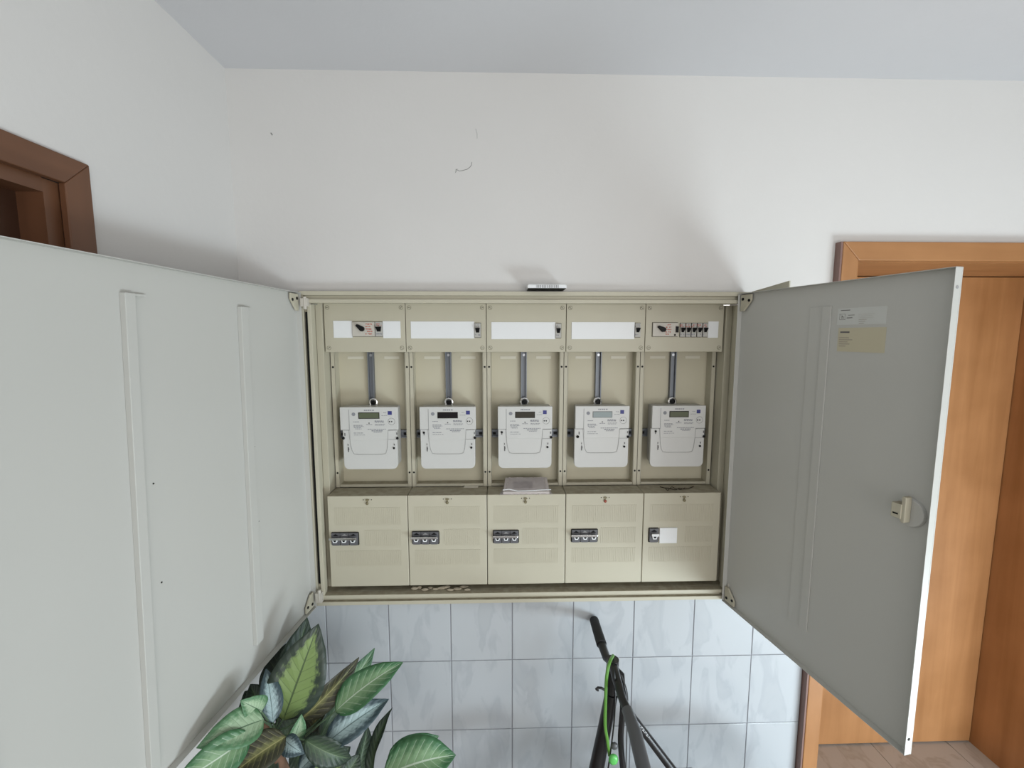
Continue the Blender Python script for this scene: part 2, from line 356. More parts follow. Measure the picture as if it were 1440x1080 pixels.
# ================================================================ METER CABINET
cab = thing('meter_cabinet', 'wide beige metal meter cabinet standing open, set into the back wall above the tiles', 'cabinet', (0, 0.1, -0.0525))
YF = -0.0188
FX, FZ0, FZ1 = 0.6727, -0.0525, 0.929
b = MB(); b.frame(-FX, FX, FZ0, FZ1, 0.0125, YF, W+0.0005)                 # outer ring
b.frame(-FX+0.0125, FX-0.0125, FZ0+0.0125, FZ1-0.0125, 0.011, YF+0.010, W+0.0005)  # groove
b.frame(-FX+0.0235, FX-0.0235, FZ0+0.0235, FZ1-0.0235, 0.011, YF, 0.006)   # inner lip
b.build('frame', BEIGE, cab, bevel=0.0012)
b = MB(); IX, IZ0, IZ1 = 0.648, -0.018, 0.902
b.box(-0.658, -IX, 0.006, 0.205, IZ0-0.006, IZ1+0.008); b.box(IX, 0.658, 0.006, 0.205, IZ0-0.006, IZ1+0.008)
b.box(-IX, IX, 0.006, 0.205, IZ0-0.006, IZ0); b.box(-IX, IX, 0.006, 0.205, IZ1, IZ1+0.008); b.box(-IX, IX, 0.199, 0.205, IZ0, IZ1)
b.build('housing', BEIGE, cab)
for sx in (-1, 1):
    MB().box(min(sx*0.6500, sx*0.6565), max(sx*0.6500, sx*0.6565), -0.0150, -0.0080, 0.020, 0.868).build('door_seal', BLACK, cab)
    MB().box(min(sx*0.647, sx*0.6275), max(sx*0.647, sx*0.6275), 0.034, 0.088, IZ0, IZ1-0.0005).build('filler_strip', BEIGE, cab, bevel=0.001)
MB().box(-0.6475, 0.6475, 0.030, 0.045, 0.8985, 0.9015).build('top_strip', BEIGE, cab)
YP, YL, YB = 0.0404, 0.080, 0.115       # cover panels, lips of the meter bays, back plates
PZ0, PZ1 = 0.7475, 0.8975
def panel_rect(x0, y0, x1, y1, Y): 
    a = at(x0, y1, Y); c = at(x1, y0, Y); return a.x, c.x, a.z, c.z
strips = [[(469.5, 451, 495, 475), (539, 451.5, 563, 475.5)], [(578, 452, 667, 476)], [(691, 453, 781, 477)], [(803.5, 453, 892.5, 477)], [(995, 452, 1010.5, 475)]]
for k in range(5):
    x0 = -0.625+0.25*k+0.0009; x1 = x0+0.25-0.0018
    p = MB().box(x0, x1, YP, YP+0.03, PZ0, PZ1).build('cover_panel', BEIGE, cab, bevel=0.0012)
    for sx, sz in ((x0+0.0115, PZ1-0.013), (x1-0.0115, PZ1-0.013), (x0+0.0115, PZ0+0.013), (x1-0.0115, PZ0+0.013)):
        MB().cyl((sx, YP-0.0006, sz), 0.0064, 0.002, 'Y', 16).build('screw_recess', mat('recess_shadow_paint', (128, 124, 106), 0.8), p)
        MB().cyl((sx, YP-0.0015, sz), 0.0052, 0.003, 'Y', 14).build('screw', BEIGE, p, bevel=0.0005)
        an = random.uniform(-.9, .9); cc, ss = math.cos(an), math.sin(an)
        MB().quadbox([(sx-0.004*cc-.0006*ss*q, y, sz-0.004*ss+.0006*cc*q) if e == 0 else (sx+0.004*cc-.0006*ss*q, y, sz+0.004*ss+.0006*cc*q) for y in (YP-0.0018, YP-0.0013) for e, q in ((0, -1), (1, -1), (1, 1), (0, 1))]).build('screw_slot', DARK, p)
    for s_ in strips[k]:
        a0, a1, c0, c1 = panel_rect(*s_, YP)
        MB().box(a0, a1, YP-0.0016, YP+0.002, c0, c1).build('blank_strip', STRIP, p, bevel=0.0006)
    # meter bay: back plate, side lips, bottom lip
    bay = MB().box(x0, x1, YB, YB+0.004, 0.295, 0.80).build('meter_plate', BEIGE2, cab)
    for xa, xb in ((x0, x0+0.0125), (x1-0.0125, x1)):
        c_ = MB(); c_.box(xa, xb, YL, YL+0.0015, 0.300, 0.80)
        xe = xb if xa == x0 else xa
        c_.box(xe-0.0008, xe+0.0008, YL, YB, 0.300, 0.80)
        c_.build('bay_lip', BEIGE, bay)
        for zz in (0.698, 0.349):
            MB().cyl(((xa+xb)/2+(0.0022 if xa == x0 else -0.0022)*0, YL-0.0006, zz), 0.0032, 0.001, 'Y', 12).build('lip_hole', BLACK, bay)
    MB().box(x0+0.0125, x1-0.0125, YL+0.002, YB, 0.2995, 0.309).build('bottom_lip', BEIGE, bay, bevel=0.001)
    xm = (x0+x1)/2
    for sx, wd in ((-0.056, 0.052), (0.062, 0.05)):
        MB().box(xm+sx-wd/2, xm+sx+wd/2, YB-0.001, YB+0.001, 0.722, 0.731).build('embossed_tab', TABM, bay, bevel=0.0005)
    # steel rail and cross bar
    XR = at([522.5, 631, 736.5, 841, 945.5][k], 530, 0.108).x
    r_ = MB(); r_.box(XR-0.0095, XR+0.0095, 0.110, YB, 0.56, 0.80); r_.box(XR-0.0095, XR-0.0065, 0.100, 0.111, 0.56, 0.80); r_.box(XR+0.0065, XR+0.0095, 0.100, 0.111, 0.56, 0.80)
    r_.build('mounting_rail', RAIL, bay)
    MB().cyl((XR, 0.107, 0.735), 0.0045, 0.004, 'Y', 10).build('rail_screw', STEEL, bay)
    b_ = MB(); b_.box(x0+0.014, x1-0.014, 0.105, YB, 0.462, 0.486); b_.box(x0+0.014, x1-0.014, 0.100, 0.106, 0.482, 0.487); b_.box(x0+0.014, x1-0.014, 0.100, 0.106, 0.461, 0.466)
    b_.build('cross_bar', RAIL, bay)
    for xs in (x0+0.022, x1-0.022):
        MB().box(xs-0.005, xs+0.005, 0.1005, 0.1055, 0.470, 0.478).build('bar_slot', BLACK, bay)
    # lower connection box
    bx = MB().box(x0, x1, 0.0, 0.079, 0.0, 0.2995).build('lower_cover', BEIGE, cab, bevel=0.002)
    rb = MB()
    for z0, z1 in ((0.205, 0.262), (0.135, 0.188), (0.070, 0.120)):
        n = 34
        for i in range(n):
            xa = x0+0.020+(x1-x0-0.040)*(i+0.5)/n
            if k < 4 and z0 == 0.135 and i < 15: continue
            if k == 4 and z0 == 0.135 and i < 19: continue
            rb.box(xa-0.0015, xa+0.0015, -0.0009, 0.0005, z0, z1)
    o = rb.build('embossed_rib', BEIGE, bx); o['kind'] = 'stuff'
    # latch at the top with lead seal
    lx = at([516.5, 629, 739, 851, 962][k], 700, 0).x; lz = 0.284
    lt = MB(); lt.prism([(lx-0.0065, lz+0.003), (lx-0.003, lz+0.0055), (lx+0.003, lz+0.0055), (lx+0.0065, lz+0.003), (lx+0.002, lz), (lx+0.0016, lz-0.004), (lx-0.0016, lz-0.004), (lx-0.002, lz)], -0.003, 0.0006)
    lt.build('latch', mat('latch_brown', (120, 112, 84), 0.5), bx)
    for q in (-1, 1): MB().cyl((lx+q*0.0125, -0.0008, lz+0.003), 0.0016, 0.002, 'Y', 8).build('latch_hole', DARK, bx)
    MB().sphere(Vector((lx, -0.004, lz-0.008)), 0.0048, (1, .5, 1)).build('lead_seal', mat('red_seal', (150, 70, 52), 0.5) if k == 3 else mat('seal_brown', (120, 112, 84), 0.5), bx, smooth=True, label='red seal' if k == 3 else None)
# ---- doors of the cabinet
def door_frame(hinge, u, z0):
    ang = math.atan2(u.y, u.x); return hinge, ang
AR = 0.1974; WR = 0.5481; DZ0, DZ1 = -0.052, 0.9231; DH = DZ1-DZ0
rd = bpy.data.objects.new('right_door', None); COL.objects.link(rd); rd.parent = cab
rd.name = 'cabinet_door'
rd.location = Vector((0.6484, -0.0217, DZ0))-cab.location; rd.rotation_euler = (0, 0, math.atan2(-math.cos(AR), math.sin(AR)))
rd['label'] = 'narrower right door, grey inside with two stickers and a lock'
rdn = MB(); TH = 0.018
rdn.box(0, WR, -0.003, 0, 0, DH)
rdn.box(0, WR, -TH, -0.003, 0, 0.0012); rdn.box(0, WR, -TH, -0.003, DH-0.0012, DH)
rdn.box(WR-0.0012, WR, -TH, -0.003, 0.0012, DH-0.0012); rdn.box(0, 0.0012, -TH, -0.003, 0.0012, DH-0.0012)
rdn.build('door_pan', DOORP, rd, world=False, bevel=0.0008)
RM = Wm(rd); RI = RM.inverted(); RN = (RM.to_3x3() @ Vector((0, 1, 0)))
def onr(px, py): return RI @ hit(px, py, RM @ Vector((0, -0.003, 0)), RN)
# stiffening rib, with a short return at the top
ra = onr(1146, 432); rb_ = onr(1168, 432); rz = onr(1150, 900).z
b = MB(); b.box(rb_.x-0.018, rb_.x+0.004, -0.0062, -0.003, rz, ra.z); b.box(ra.x-0.012, rb_.x, -0.0042, -0.003, rz, ra.z)
b.build('stiffening_rib', DOORP, rd, world=False, bevel=0.0012)
for hx_, hz_ in ((1348, 404), (1280, 1037)):
    l = onr(hx_, hz_); MB().cyl((WR-0.0005, -0.0105, l.z), 0.0032, 0.001, 'X', 10).build('edge_hole', SEAM if hz_ < 500 else DARK, rd, world=False)
# stickers on the door
STK1 = mat('sticker_silver', (198, 200, 196), 0.35); STK2 = mat('sticker_tan', (192, 185, 160), 0.5); INK = mat('sticker_ink', (108, 104, 104), 0.7); INKF = mat('sticker_ink_faint', (160, 152, 140), 0.7)
def sticker(px, m, label):
    a = onr(px[0], px[3]); c = onr(px[2], px[1])
    return MB().box(a.x, c.x, -0.0036, -0.0028, a.z, c.z).build('sticker', m, rd, world=False, label=label), a, c
s1, a1, c1 = sticker((1177, 430, 1248, 457), STK1, 'silver sticker with dark print'); s2, a2, c2 = sticker((1177, 460, 1247, 494), STK2, 'tan sticker with faint print')
def marks(parent, px_list, m, Y=-0.0040, name='printed_marks'):
    b = MB()
    for x0, y0, x1, y1 in px_list:
        p = onr(x0, y1); q = onr(x1, y0); b.box(p.x, q.x, Y, Y+0.0006, p.z, q.z)
    o = b.build(name, m, parent, world=False); o['kind'] = 'stuff'; return o
marks(s1, [(1183, 435.5, 1196, 437.2), (1181, 441.5, 1189, 442.2), (1181, 449.2, 1189, 449.9), (1181, 442, 1181.7, 449.5), (1188.3, 442, 1189, 449.5), (1184, 443.5, 1184.8, 448.5), (1186, 445.5, 1186.7, 448.5), (1184, 445.2, 1186.7, 446),
           (1193, 442.6, 1202, 443.6), (1191, 446.4, 1199, 447.6)], INK)
marks(s1, [(1208, 441+i*2.6, 1208+w_, 441.9+i*2.6) for i, w_ in enumerate((23, 19, 21, 11, 9, 7))], INKF)
marks(s2, [(1182, 466, 1195, 468.3)], INK); marks(s2, [(1180, 474.5+i*2.9, 1180+w_, 475.4+i*2.9) for i, w_ in enumerate((14, 19, 12, 15, 9))], INKF)
# lock: round boss, turning lever, keyhole
l = onr(1281, 720)
lk = MB().cyl((l.x, -0.010, l.z), 0.028, 0.007, 'Y', 28, 0.030).build('lock', DOORP, rd, world=False, bevel=0.001, label='round lock boss with a turning lever')
b = MB(); b.prism(rrect(l.x-0.003, l.x+0.005, l.z-0.020, l.z+0.034, 0.0035), -0.026, -0.010); b.build('lock_lever', BEIGE, lk, world=False, bevel=0.0015)
b = MB(); b.box(l.x-0.020, l.x-0.001, -0.028, -0.008, l.z-0.013, l.z+0.017); b.build('lock_cam', BEIGE, lk, world=False, bevel=0.001)
MB().box(l.x-0.016, l.x-0.006, -0.0286, -0.0276, l.z-0.0055, l.z-0.0025).build('keyhole', BLACK, lk, world=False)
# outer flap beyond the hinge of the right door
fl = MB(); fl.quadbox([(0.6752, -0.0188, -0.0525), (0.6785, -0.0188, -0.0525), (0.7005, -0.158, -0.088), (0.6972, -0.158, -0.088), (0.6752, -0.0188, 0.930), (0.6785, -0.0188, 0.930), (0.7005, -0.158, 0.946), (0.6972, -0.158, 0.946)])
fl.build('side_flap', BEIGE, cab)
# left door
AL = math.radians(3.0); WL = 0.805
ld = bpy.data.objects.new('cabinet_door', None); COL.objects.link(ld); ld.parent = cab
ld.location = Vector((-0.681, -0.0217, DZ0))-cab.location; ld.rotation_euler = (0, 0, math.atan2(-math.cos(AL), -math.sin(AL)))
ld['label'] = 'wider left door, white inside with two upright stiffening ribs'
TW = 0.066
def twist(co): return Vector((co.x, co.y-co.x*TW*(1-co.z/DH), co.z))
LM = Wm(ld); LI = LM.inverted()
def onl(px, py):                                 # pixel on the slightly bent inner face
    d = ray(px, py); o_ = LI @ CAM; dd = LI.to_3x3() @ d; lo, hi = 0.05, 3.0
    f = lambda t: (o_+dd*t).y-0.003+(o_+dd*t).x*TW*(1-(o_+dd*t).z/DH)
    for _ in range(50):
        m_ = (lo+hi)/2
        if f(m_) > 0: lo = m_
        else: hi = m_
    p = o_+dd*lo; return Vector((p.x, 0.003, p.z))
def slab(b, x0, x1, y0, y1, z0, z1, n=6):
    for i in range(n):
        xa, xb = x0+(x1-x0)*i/n, x0+(x1-x0)*(i+1)/n
        for j in range(n): b.box(xa, xb, y0, y1, z0+(z1-z0)*j/n, z0+(z1-z0)*(j+1)/n)
def grid(nx, nz, x0, x1, z0, z1, y0, y1):
    b = MB(); V = {}
    for yi_, yy in enumerate((y0, y1)):
        for i in range(nx+1):
            for j in range(nz+1): V[yi_, i, j] = b.bm.verts.new((x0+(x1-x0)*i/nx, yy, z0+(z1-z0)*j/nz))
        for i in range(nx):
            for j in range(nz): b.bm.faces.new((V[yi_, i, j], V[yi_, i+1, j], V[yi_, i+1, j+1], V[yi_, i, j+1]))
    for i in range(nx):
        for j in (0, nz): b.bm.faces.new((V[0, i, j], V[0, i+1, j], V[1, i+1, j], V[1, i, j]))
    for j in range(nz):
        for i in (0, nx): b.bm.faces.new((V[0, i, j], V[0, i, j+1], V[1, i, j+1], V[1, i, j]))
    return b
def lpart(b, name, m, bevel=0.0, smooth=False, parent=None):
    b.map(twist); return b.build(name, m, parent or ld, world=False, bevel=bevel, smooth=smooth)
lpart(grid(12, 12, 0, WL, 0, DH, 0, 0.003), 'door_sheet', DOORP, smooth=True)
for x0, x1, z0, z1, nx, nz in ((0, WL, 0, 0.0012, 12, 1), (0, WL, DH-0.0012, DH, 12, 1), (WL-0.0012, WL, 0.0012, DH-0.0012, 1, 12), (0, 0.0012, 0.0012, DH-0.0012, 1, 12)):
    lpart(grid(nx, nz, x0, x1, z0, z1, 0.003, TH), 'door_skirt', DOORP)
for top, topr, bot, botr in (((167, 411), (201, 412), (232, 1064), (236, 1062)), ((333, 431), (350, 431), (359, 905), (369, 916))):
    p = onl(*top); q = onl(*topr); r = onl(*bot)
    wd = abs(onl(*top).x-onl(top[0]+15 if top[0] < 300 else top[0]+10, top[1]).x)
    e1, e2 = sorted((p.x, p.x-wd))
    lpart(grid(1, 16, e1, e2, r.z, p.z, 0.003, 0.0135), 'stiffening_rib', DOORP, bevel=0.0010)
    lpart(grid(2, 1, min(q.x, e2), max(e1, q.x+0.001), p.z-0.004, p.z, 0.003, 0.0090), 'rib_return', DOORP)
for px in ((215.5, 680), (227, 819), (358, 628), (364, 733)):
    p = onl(*px); b = MB().cyl((p.x, 0.0032, p.z), 0.0017 if px[0] < 300 else 0.001, 0.0008, 'Y', 8); lpart(b, 'screw_mark', DARK)
# hinges
for sx in (-1, 1):
    for top in (0, 1):
        z = 0.895 if top else -0.012
        zs = 1 if top else -1
        dr = rd if sx > 0 else ld
        h = MB()
        y0, y1 = (-0.006, -0.0035) if sx > 0 else (0.0035, 0.006)
        zc = DH-0.004 if top else 0.004
        poly = [(0.004, zc), (0.046, zc), (0.046, zc-zs*0.018), (0.018, zc-zs*0.048), (0.004, zc-zs*0.048)]
        s_ = -1 if sx > 0 else 1
        h.prism(poly, s_*0.0062, s_*0.012)
        if sx < 0: h.map(twist)
        hp = h.build('hinge', BEIGE, dr, world=False, bevel=0.0012)
        for a_, c_ in ((0.039, 0.018), (0.014, 0.013)):
            k_ = MB().cyl((a_, s_*0.0118, zc-zs*c_), 0.0042, s_*0.002, 'Y', 12)
            if sx < 0: k_.map(twist)
            k_.build('hinge_screw', BLACK, hp, world=False)
        hb = MB(); hb.box(sx*0.652-0.010, sx*0.652+0.010, -0.034, -0.0185, z-0.012 if top else z-0.022, z+0.012 if top else z+0.010)
        hb.cyl((sx*0.650, -0.030, z-0.020*zs), 0.005, 0.036*zs, 'Z', 12)
        hb.build('hinge_block', SWG, cab, bevel=0.001)
        if top:
            MB().tube([(sx*0.640, -0.022, z-0.004), (sx*0.618, -0.004, z-0.004), (sx*0.600, 0.0, z-0.004)] if sx > 0 else [(sx*0.640, -0.022, z-0.004), (sx*0.632, -0.01, z-0.004), (sx*0.626, -0.002, z-0.004)], 0.0022).build('door_stay', CHROME, cab)
# ================================================================ SWITCHGEAR
def knob_switch(px, label, extra):
    x0, x1, z0, z1 = panel_rect(*px, YP)
    t = thing('main_switch', label, 'switch', ((x0+x1)/2, YP, z0))
    MB().box(x0-0.0012, x1+0.0012, YP-0.0006, YP+0.004, z0-0.0012, z1+0.0012).build('surround', DARK, t)
    MB().box(x0, x1, YP-0.006, YP, z0, z1).build('housing', SWG, t, bevel=0.0008)
    return t, x0, x1, z0, z1
def knob(t, px_tip, px_base, Y=YP-0.006):
    a = at(*px_tip, Y); b_ = at(*px_base, Y); d = (b_-a).normalized(); n = Vector((-d.z, 0, d.x))
    pts = []
    for i in range(9):
        an = PI/2-PI*i/8; p = b_+d*math.cos(an)*0.0075+n*math.sin(an)*0.0075; pts.append((p.x, p.z))
    for s in (-1, 1):
        p = a+n*0.003*s; pts.append((p.x, p.z))
    MB().prism(pts, Y-0.012, Y).build('rotary_knob', BLACK, t, bevel=0.001)
def red_text(t, box, Y=YP-0.0061, n=4, parts=2, seed=1, m=PRINTR, name='printed_marks'):
    rnd = random.Random(seed); x0, y0, x1, y1 = box; b = MB()
    for i in range(n):
        yy = y0+(y1-y0)*(i+0.15)/n; hh = (y1-y0)/n*0.55; x = x0
        while x < x1-0.8:
            w_ = rnd.uniform(0.7, 1.8); 
            if rnd.random() > 0.25:
                h2 = hh*rnd.uniform(0.6, 1.1); p = at(x, yy+h2, Y); q = at(min(x+w_, x1), yy, Y); b.box(p.x, q.x, Y-0.0001, Y+0.0006, p.z, q.z)
            x += w_+0.55
    o = b.build(name, m, t); o['kind'] = 'stuff'; return o
t, *_ = knob_switch((496.5, 453, 527, 473), 'grey main switch with black rotary knob, in the cover panel farthest left', 0)
knob(t, (502, 457), (509.5, 462.5)); red_text(t, (514, 454.5, 523.5, 471.5), n=5, seed=2)
t, *_ = knob_switch((917, 454, 953, 473), 'grey main switch with black rotary knob in the panel farthest right', 0)
knob(t, (925, 459), (932, 463.5)); red_text(t, (935.5, 455.5, 944, 472), n=5, seed=4)
p = at(952, 463.5, YP-0.006); MB().box(p.x-0.004, p.x+0.004, YP-0.011, YP-0.006, p.z-0.009, p.z+0.010).build('rocker', BLACK, t, bevel=0.0006)
p = at(949, 471, YP-0.006); MB().cyl((p.x, YP-0.0085, p.z), 0.0027, 0.003, 'Y', 12).build('test_button', DARK, t)
def breaker(px, label, group, seed, redtop=True):
    x0, x1, z0, z1 = panel_rect(*px, YP); t = thing('circuit_breaker', label, 'circuit breaker', ((x0+x1)/2, YP, z0), group=group)
    MB().box(x0-0.001, x1+0.001, YP-0.0005, YP+0.004, z0-0.0012, z1+0.0012).build('surround', DARK, t)
    MB().box(x0, x1, YP-0.0048, YP, z0, z1).build('housing', METERS, t, bevel=0.0006)
    xm = (x0+x1)/2; zm = (z0+z1)/2; h = z1-z0; wt = (x1-x0)*0.36
    b = MB(); b.quadbox([(xm-wt*.7, YP-0.0048, zm-h*0.14), (xm+wt*.7, YP-0.0048, zm-h*0.14), (xm+wt*.7, YP-0.0020, zm-h*0.14), (xm-wt*.7, YP-0.0020, zm-h*0.14),
                         (xm-wt, YP-0.015, zm+h*0.16), (xm+wt, YP-0.015, zm+h*0.16), (xm+wt, YP-0.004, zm+h*0.18), (xm-wt, YP-0.004, zm+h*0.18)])
    b.box(xm-wt*.75, xm+wt*.75, YP-0.0056, YP-0.004, zm-h*0.16, zm+h*0.16)
    b.build('toggle', BLACK, t)
    red_text(t, (px[0]+0.8, px[1]+1.5, px[2]-0.8, px[1]+6.5), YP-0.0049, 2, seed=seed, m=PRINTR if redtop else PRINT)
    red_text(t, (px[0]+0.8, px[3]-5, px[2]-0.8, px[3]-1.5), YP-0.0049, 1, seed=seed+9, m=PRINT)
    return t
breaker((528.5, 453, 538, 473), 'single circuit breaker beside the rotary knob in the first cover panel from the left', None, 11)
for (px, lab), sd in zip([((667.5, 454.5, 676, 474.5), 'single circuit breaker with black toggle in the second cover panel from the left'),
                ((781, 455, 789, 475), 'single circuit breaker with black toggle in the middle cover panel'),
                ((892.5, 454.5, 900.5, 474), 'single circuit breaker with black toggle in the fourth cover panel from the left')], (21, 31, 41)):
    breaker(px, lab, 'single circuit breakers in cover panels', sd, False)
for i, wd in enumerate(('first', 'second', 'middle', 'fourth', 'last')):
    breaker((955.6+7.95*i, 454.5, 963.1+7.95*i, 473.8), '%s circuit breaker from the left in the row of five with black toggles' % wd, 'row of five circuit breakers in the right panel', 50+i)
# fuse switches in the lower covers
def fuse(px, n, label, group=None):
    x0, y0, x1, y1 = px; a = at(x0, y1, 0); c = at(x1, y0, 0); x0, z0, x1, z1 = a.x, a.z, c.x, c.z
    t = thing('fuse_switch', label, 'fuse switch', ((x0+x1)/2, 0, z0), group=group)
    MB().prism(rrect(x0-0.002, x1+0.002, z0-0.002, z1+0.002, 0.004), -0.001, -0.0001).build('surround', DARK, t)
    q = (x1-x0)/n; h = z1-z0; body = MB()
    for i in range(n): body.prism([(x0+q*i+0.001, z0+0.003), (x0+q*i+0.004, z0), (x0+q*(i+1)-0.004, z0), (x0+q*(i+1)-0.001, z0+0.003), (x0+q*(i+1)-0.0005, z1), (x0+q*i+0.0005, z1)], -0.007, -0.0002)
    body.build('housing', FUSE, t)
    bar = MB().box(x0-0.003 if n > 1 else x0+0.004, x1-0.002, -0.020, -0.015, z0+h*0.56, z0+h*0.74).build('toggle_bar', CHROME if n > 1 else STRIP, t, bevel=0.001)
    for i in range(n):
        xm = x0+q*(i+.5); w_ = q*0.30
        MB().prism([(xm-w_, z0+h*0.56), (xm+w_, z0+h*0.56), (xm+w_*.6, z0+h*0.32), (xm-w_*.6, z0+h*0.32)], -0.016, -0.007).build('toggle', STRIP, t)
        MB().prism([(xm-w_*.55, z0+h*0.54), (xm+w_*.55, z0+h*0.54), (xm+w_*.3, z0+h*0.40), (xm-w_*.3, z0+h*0.40)], -0.0166, -0.0158).build('toggle_recess', BLACK, t)
        MB().prism([(xm-w_*1.1, z0+h*0.80), (xm+w_*1.1, z0+h*0.80), (xm, z0+h*0.96)], -0.0078, -0.0068).build('window_tab', SEAM if i % 2 else BLACK, t)
    return t
for px, lab in (((467.5, 748.5, 504, 766), 'three-pole fuse switch in the lower cover farthest left'), ((580.5, 747, 617, 764.5), 'three-pole fuse switch in the second lower cover from the left'),
                ((694, 745.5, 729, 763), 'three-pole fuse switch in the middle lower cover'), ((803.5, 744, 840, 761.5), 'three-pole fuse switch in the fourth lower cover from the left')):
    fuse(px, 3, lab, 'three-pole fuse switches in the lower covers')
t = fuse((912, 742.5, 925.5, 761.5), 1, 'single-pole fuse switch beside a white blank in the lower cover farthest right')
a = at(926.5, 763.5, 0); c = at(952, 741.5, 0)
MB().box(a.x, c.x, -0.004, -0.0001, a.z, c.z).build('blank_plate', STRIP, t, bevel=0.001, label='white blank plate')
# ================================================================ ELECTRICITY METERS
SMALL = [('olive', (92, 98, 78)), ('black', (26, 22, 24)), ('dark brown', (62, 58, 50)), ('pale grey', (150, 160, 160)), ('olive grey', (98, 102, 84))]
faces = [(-0.5903, -0.4022, -0.578, -0.413), (-0.3391, -0.1605, -0.3375, -0.1635), (-0.090, 0.0846, -0.0888, 0.0835), (0.1592, 0.3343, 0.1577, 0.3333), (0.4084, 0.5829, 0.406, 0.5815)]
MLAB = ['white electricity meter with an olive display, farthest left of the five', 'white electricity meter with a black display, second from the left', 'white electricity meter with a dark brown display, in the middle above the plastic bag',
        'white electricity meter with a pale grey display', 'white electricity meter with an olive-grey display, farthest right of the five']
YM = 0.045
for k in range(5):
    ux0, ux1, lx0, lx1 = faces[k]; wd = 0.1755; xc = (ux0+ux1)/2
    if k == 0: ux0, ux1, lx0, lx1 = -0.590, -0.4075, -0.583, -0.4125
    z1 = 0.5735; z0 = 0.3715; zs = 0.500
    t = thing('electricity_meter', MLAB[k], 'electricity meter', (xc, YB-0.016, z0), group='electricity meters in the cabinet')
    m_ = MB(); m_.prism(rrect(ux0+0.004, ux1-0.004, z0+0.003, z1-0.001, 0.016, 5, 0.004), YM+0.006, 0.0995); m_.build('rear_case', METERS, t, bevel=0.002)
    zm_ = z1-(z1-z0)*485/935.0; ca, cb = ux0+(ux1-ux0)*0.163, ux0+(ux1-ux0)*0.822
    m_ = MB(); m_.prism([(ux0, zs), (ca, zs), (ca, zm_), (cb, zm_), (cb, zs), (ux1, zs), (ux1, z1), (ux0, z1)], YM, YM+0.012); m_.build('front_cover', METERW, t, bevel=0.0012)
    m_ = MB(); m_.prism(rrect(lx0, lx1, z0, zs-0.0006, 0.016, 6, 0.001), YM+0.0008, YM+0.012); m_.build('terminal_cover', METERW, t, bevel=0.002)
    sc = (ux1-ux0)/84.0*1.0
    def X(u): return ux0+(ux1-ux0)*(u-48)/842.0          # u, v: pixels of a close view of the leftmost meter
    def Z(v): return z1-(z1-z0)*(v-75)/935.0
    yf = YM-0.0003
    def mk(rects, m, name, th=0.0005, y=None):
        b = MB(); yy = yf if y is None else y
        for u0, v0, u1, v1 in rects: b.box(X(u0), X(u1), yy-th, yy+0.0005, Z(v1), Z(v0))
        return b.build(name, m, t)
    disp = MB().box(X(316), X(622), YM-0.0012, YM+0.001, Z(248), Z(153)).build('display', mat('display_bezel', (44, 42, 38), 0.5, spec=0.2) if k != 3 else mat('display_bezel_pale', (112, 118, 118), 0.3), t, bevel=0.0006, label='%s display' % SMALL[k][0])
    MB().box(X(328), X(612), YM-0.0016, YM-0.0008, Z(238), Z(163)).build('display_glass', mat('display_%d' % k, SMALL[k][1], 0.45, spec=0.15), disp)
    mk([(745, 135, 803, 190)], BLUE, 'blue_label')
    ring = MB(); rr = 0.0108; cx, cz = X(795), Z(290); n = 26
    ring.tube([(cx+math.cos(2*PI*i/n)*rr, yf, cz+math.sin(2*PI*i/n)*rr) for i in range(n)], 0.0005, 5, closed=True); ring.build('optical_port', SEAM, t)
    d_ = MB(); 
    for u in (766, 798): d_.cyl((X(u), yf-0.0006, Z(292)), 0.0021, 0.001, 'Y', 8)
    d_.build('port_lens', BLACK, t)
    b = MB(); rnd = random.Random(90)
    def line(u0, v, u1, hgt=9):
        u = u0
        while u < u1:
            w_ = rnd.uniform(10, 34)
            b.box(X(u), X(min(u+w_, u1)), yf-0.0001, yf+0.0005, Z(v+hgt*0.5), Z(v-hgt*0.5)); u += w_+rnd.uniform(5, 11)
    line(400, 122, 545, 16); line(240, 293, 330); line(240, 345, 370); line(240, 362, 390); line(245, 380, 350); line(265, 398, 355); line(240, 460, 380); line(240, 490, 400, 7)
    line(550, 283, 680, 14); line(550, 298, 690, 12); line(555, 330, 700, 7); line(555, 345, 690, 7); line(445, 405, 710, 9); line(500, 428, 660, 14); line(530, 448, 650, 9); line(425, 334, 520, 8); line(650, 200, 745, 6); line(680, 160, 720, 8)
    b.cyl((X(246), yf-0.0001, Z(180)), 0.0058, 0.0005, 'Y', 16)
    o = b.build('printed_marks', PRINT, t); o['kind'] = 'stuff'
    MB().cyl((X(468), yf-0.0006, Z(312)), 0.0018, 0.001, 'Y', 8).build('status_lamp', BLACK, t)
    mk([(176, 110, 183, 410), (160, 415, 176, 422), (48, 413, 180, 419), (740, 560, 880, 564)], SEAM, 'seam', 0.0003)
    b = MB()
    b.tube([(X(u), YM-0.0006, Z(v)) for u, v in ((172, 425), (178, 520), (190, 640), (205, 720), (232, 775), (290, 785), (640, 785), (700, 770), (722, 700), (735, 560), (742, 425), (880, 420))], 0.0005, 5)
    b.build('cover_edge_line', SEAM, t)
    for u, v, r, a in ((88, 535, 22, 0), (875, 540, 20, 0), (820, 690, 17, 0)):
        if k in (1, 2, 4) and u == 88: u, v, r = 110, 460, 17
        MB().sphere(Vector((X(u), YM-0.0015, Z(v))), r*(z1-z0)/935.0, (1, .6, 1)).build('seal', BLACK, t, smooth=True)
    mk([(105, 460, 116, 500), (862, 455, 874, 488), (820, 625, 832, 650), (146, 625, 155, 650), (148, 672, 160, 745), (152, 690, 164, 715)], mat('slot_grey', (88, 88, 90), 0.6), 'screw_slot', 0.0006)
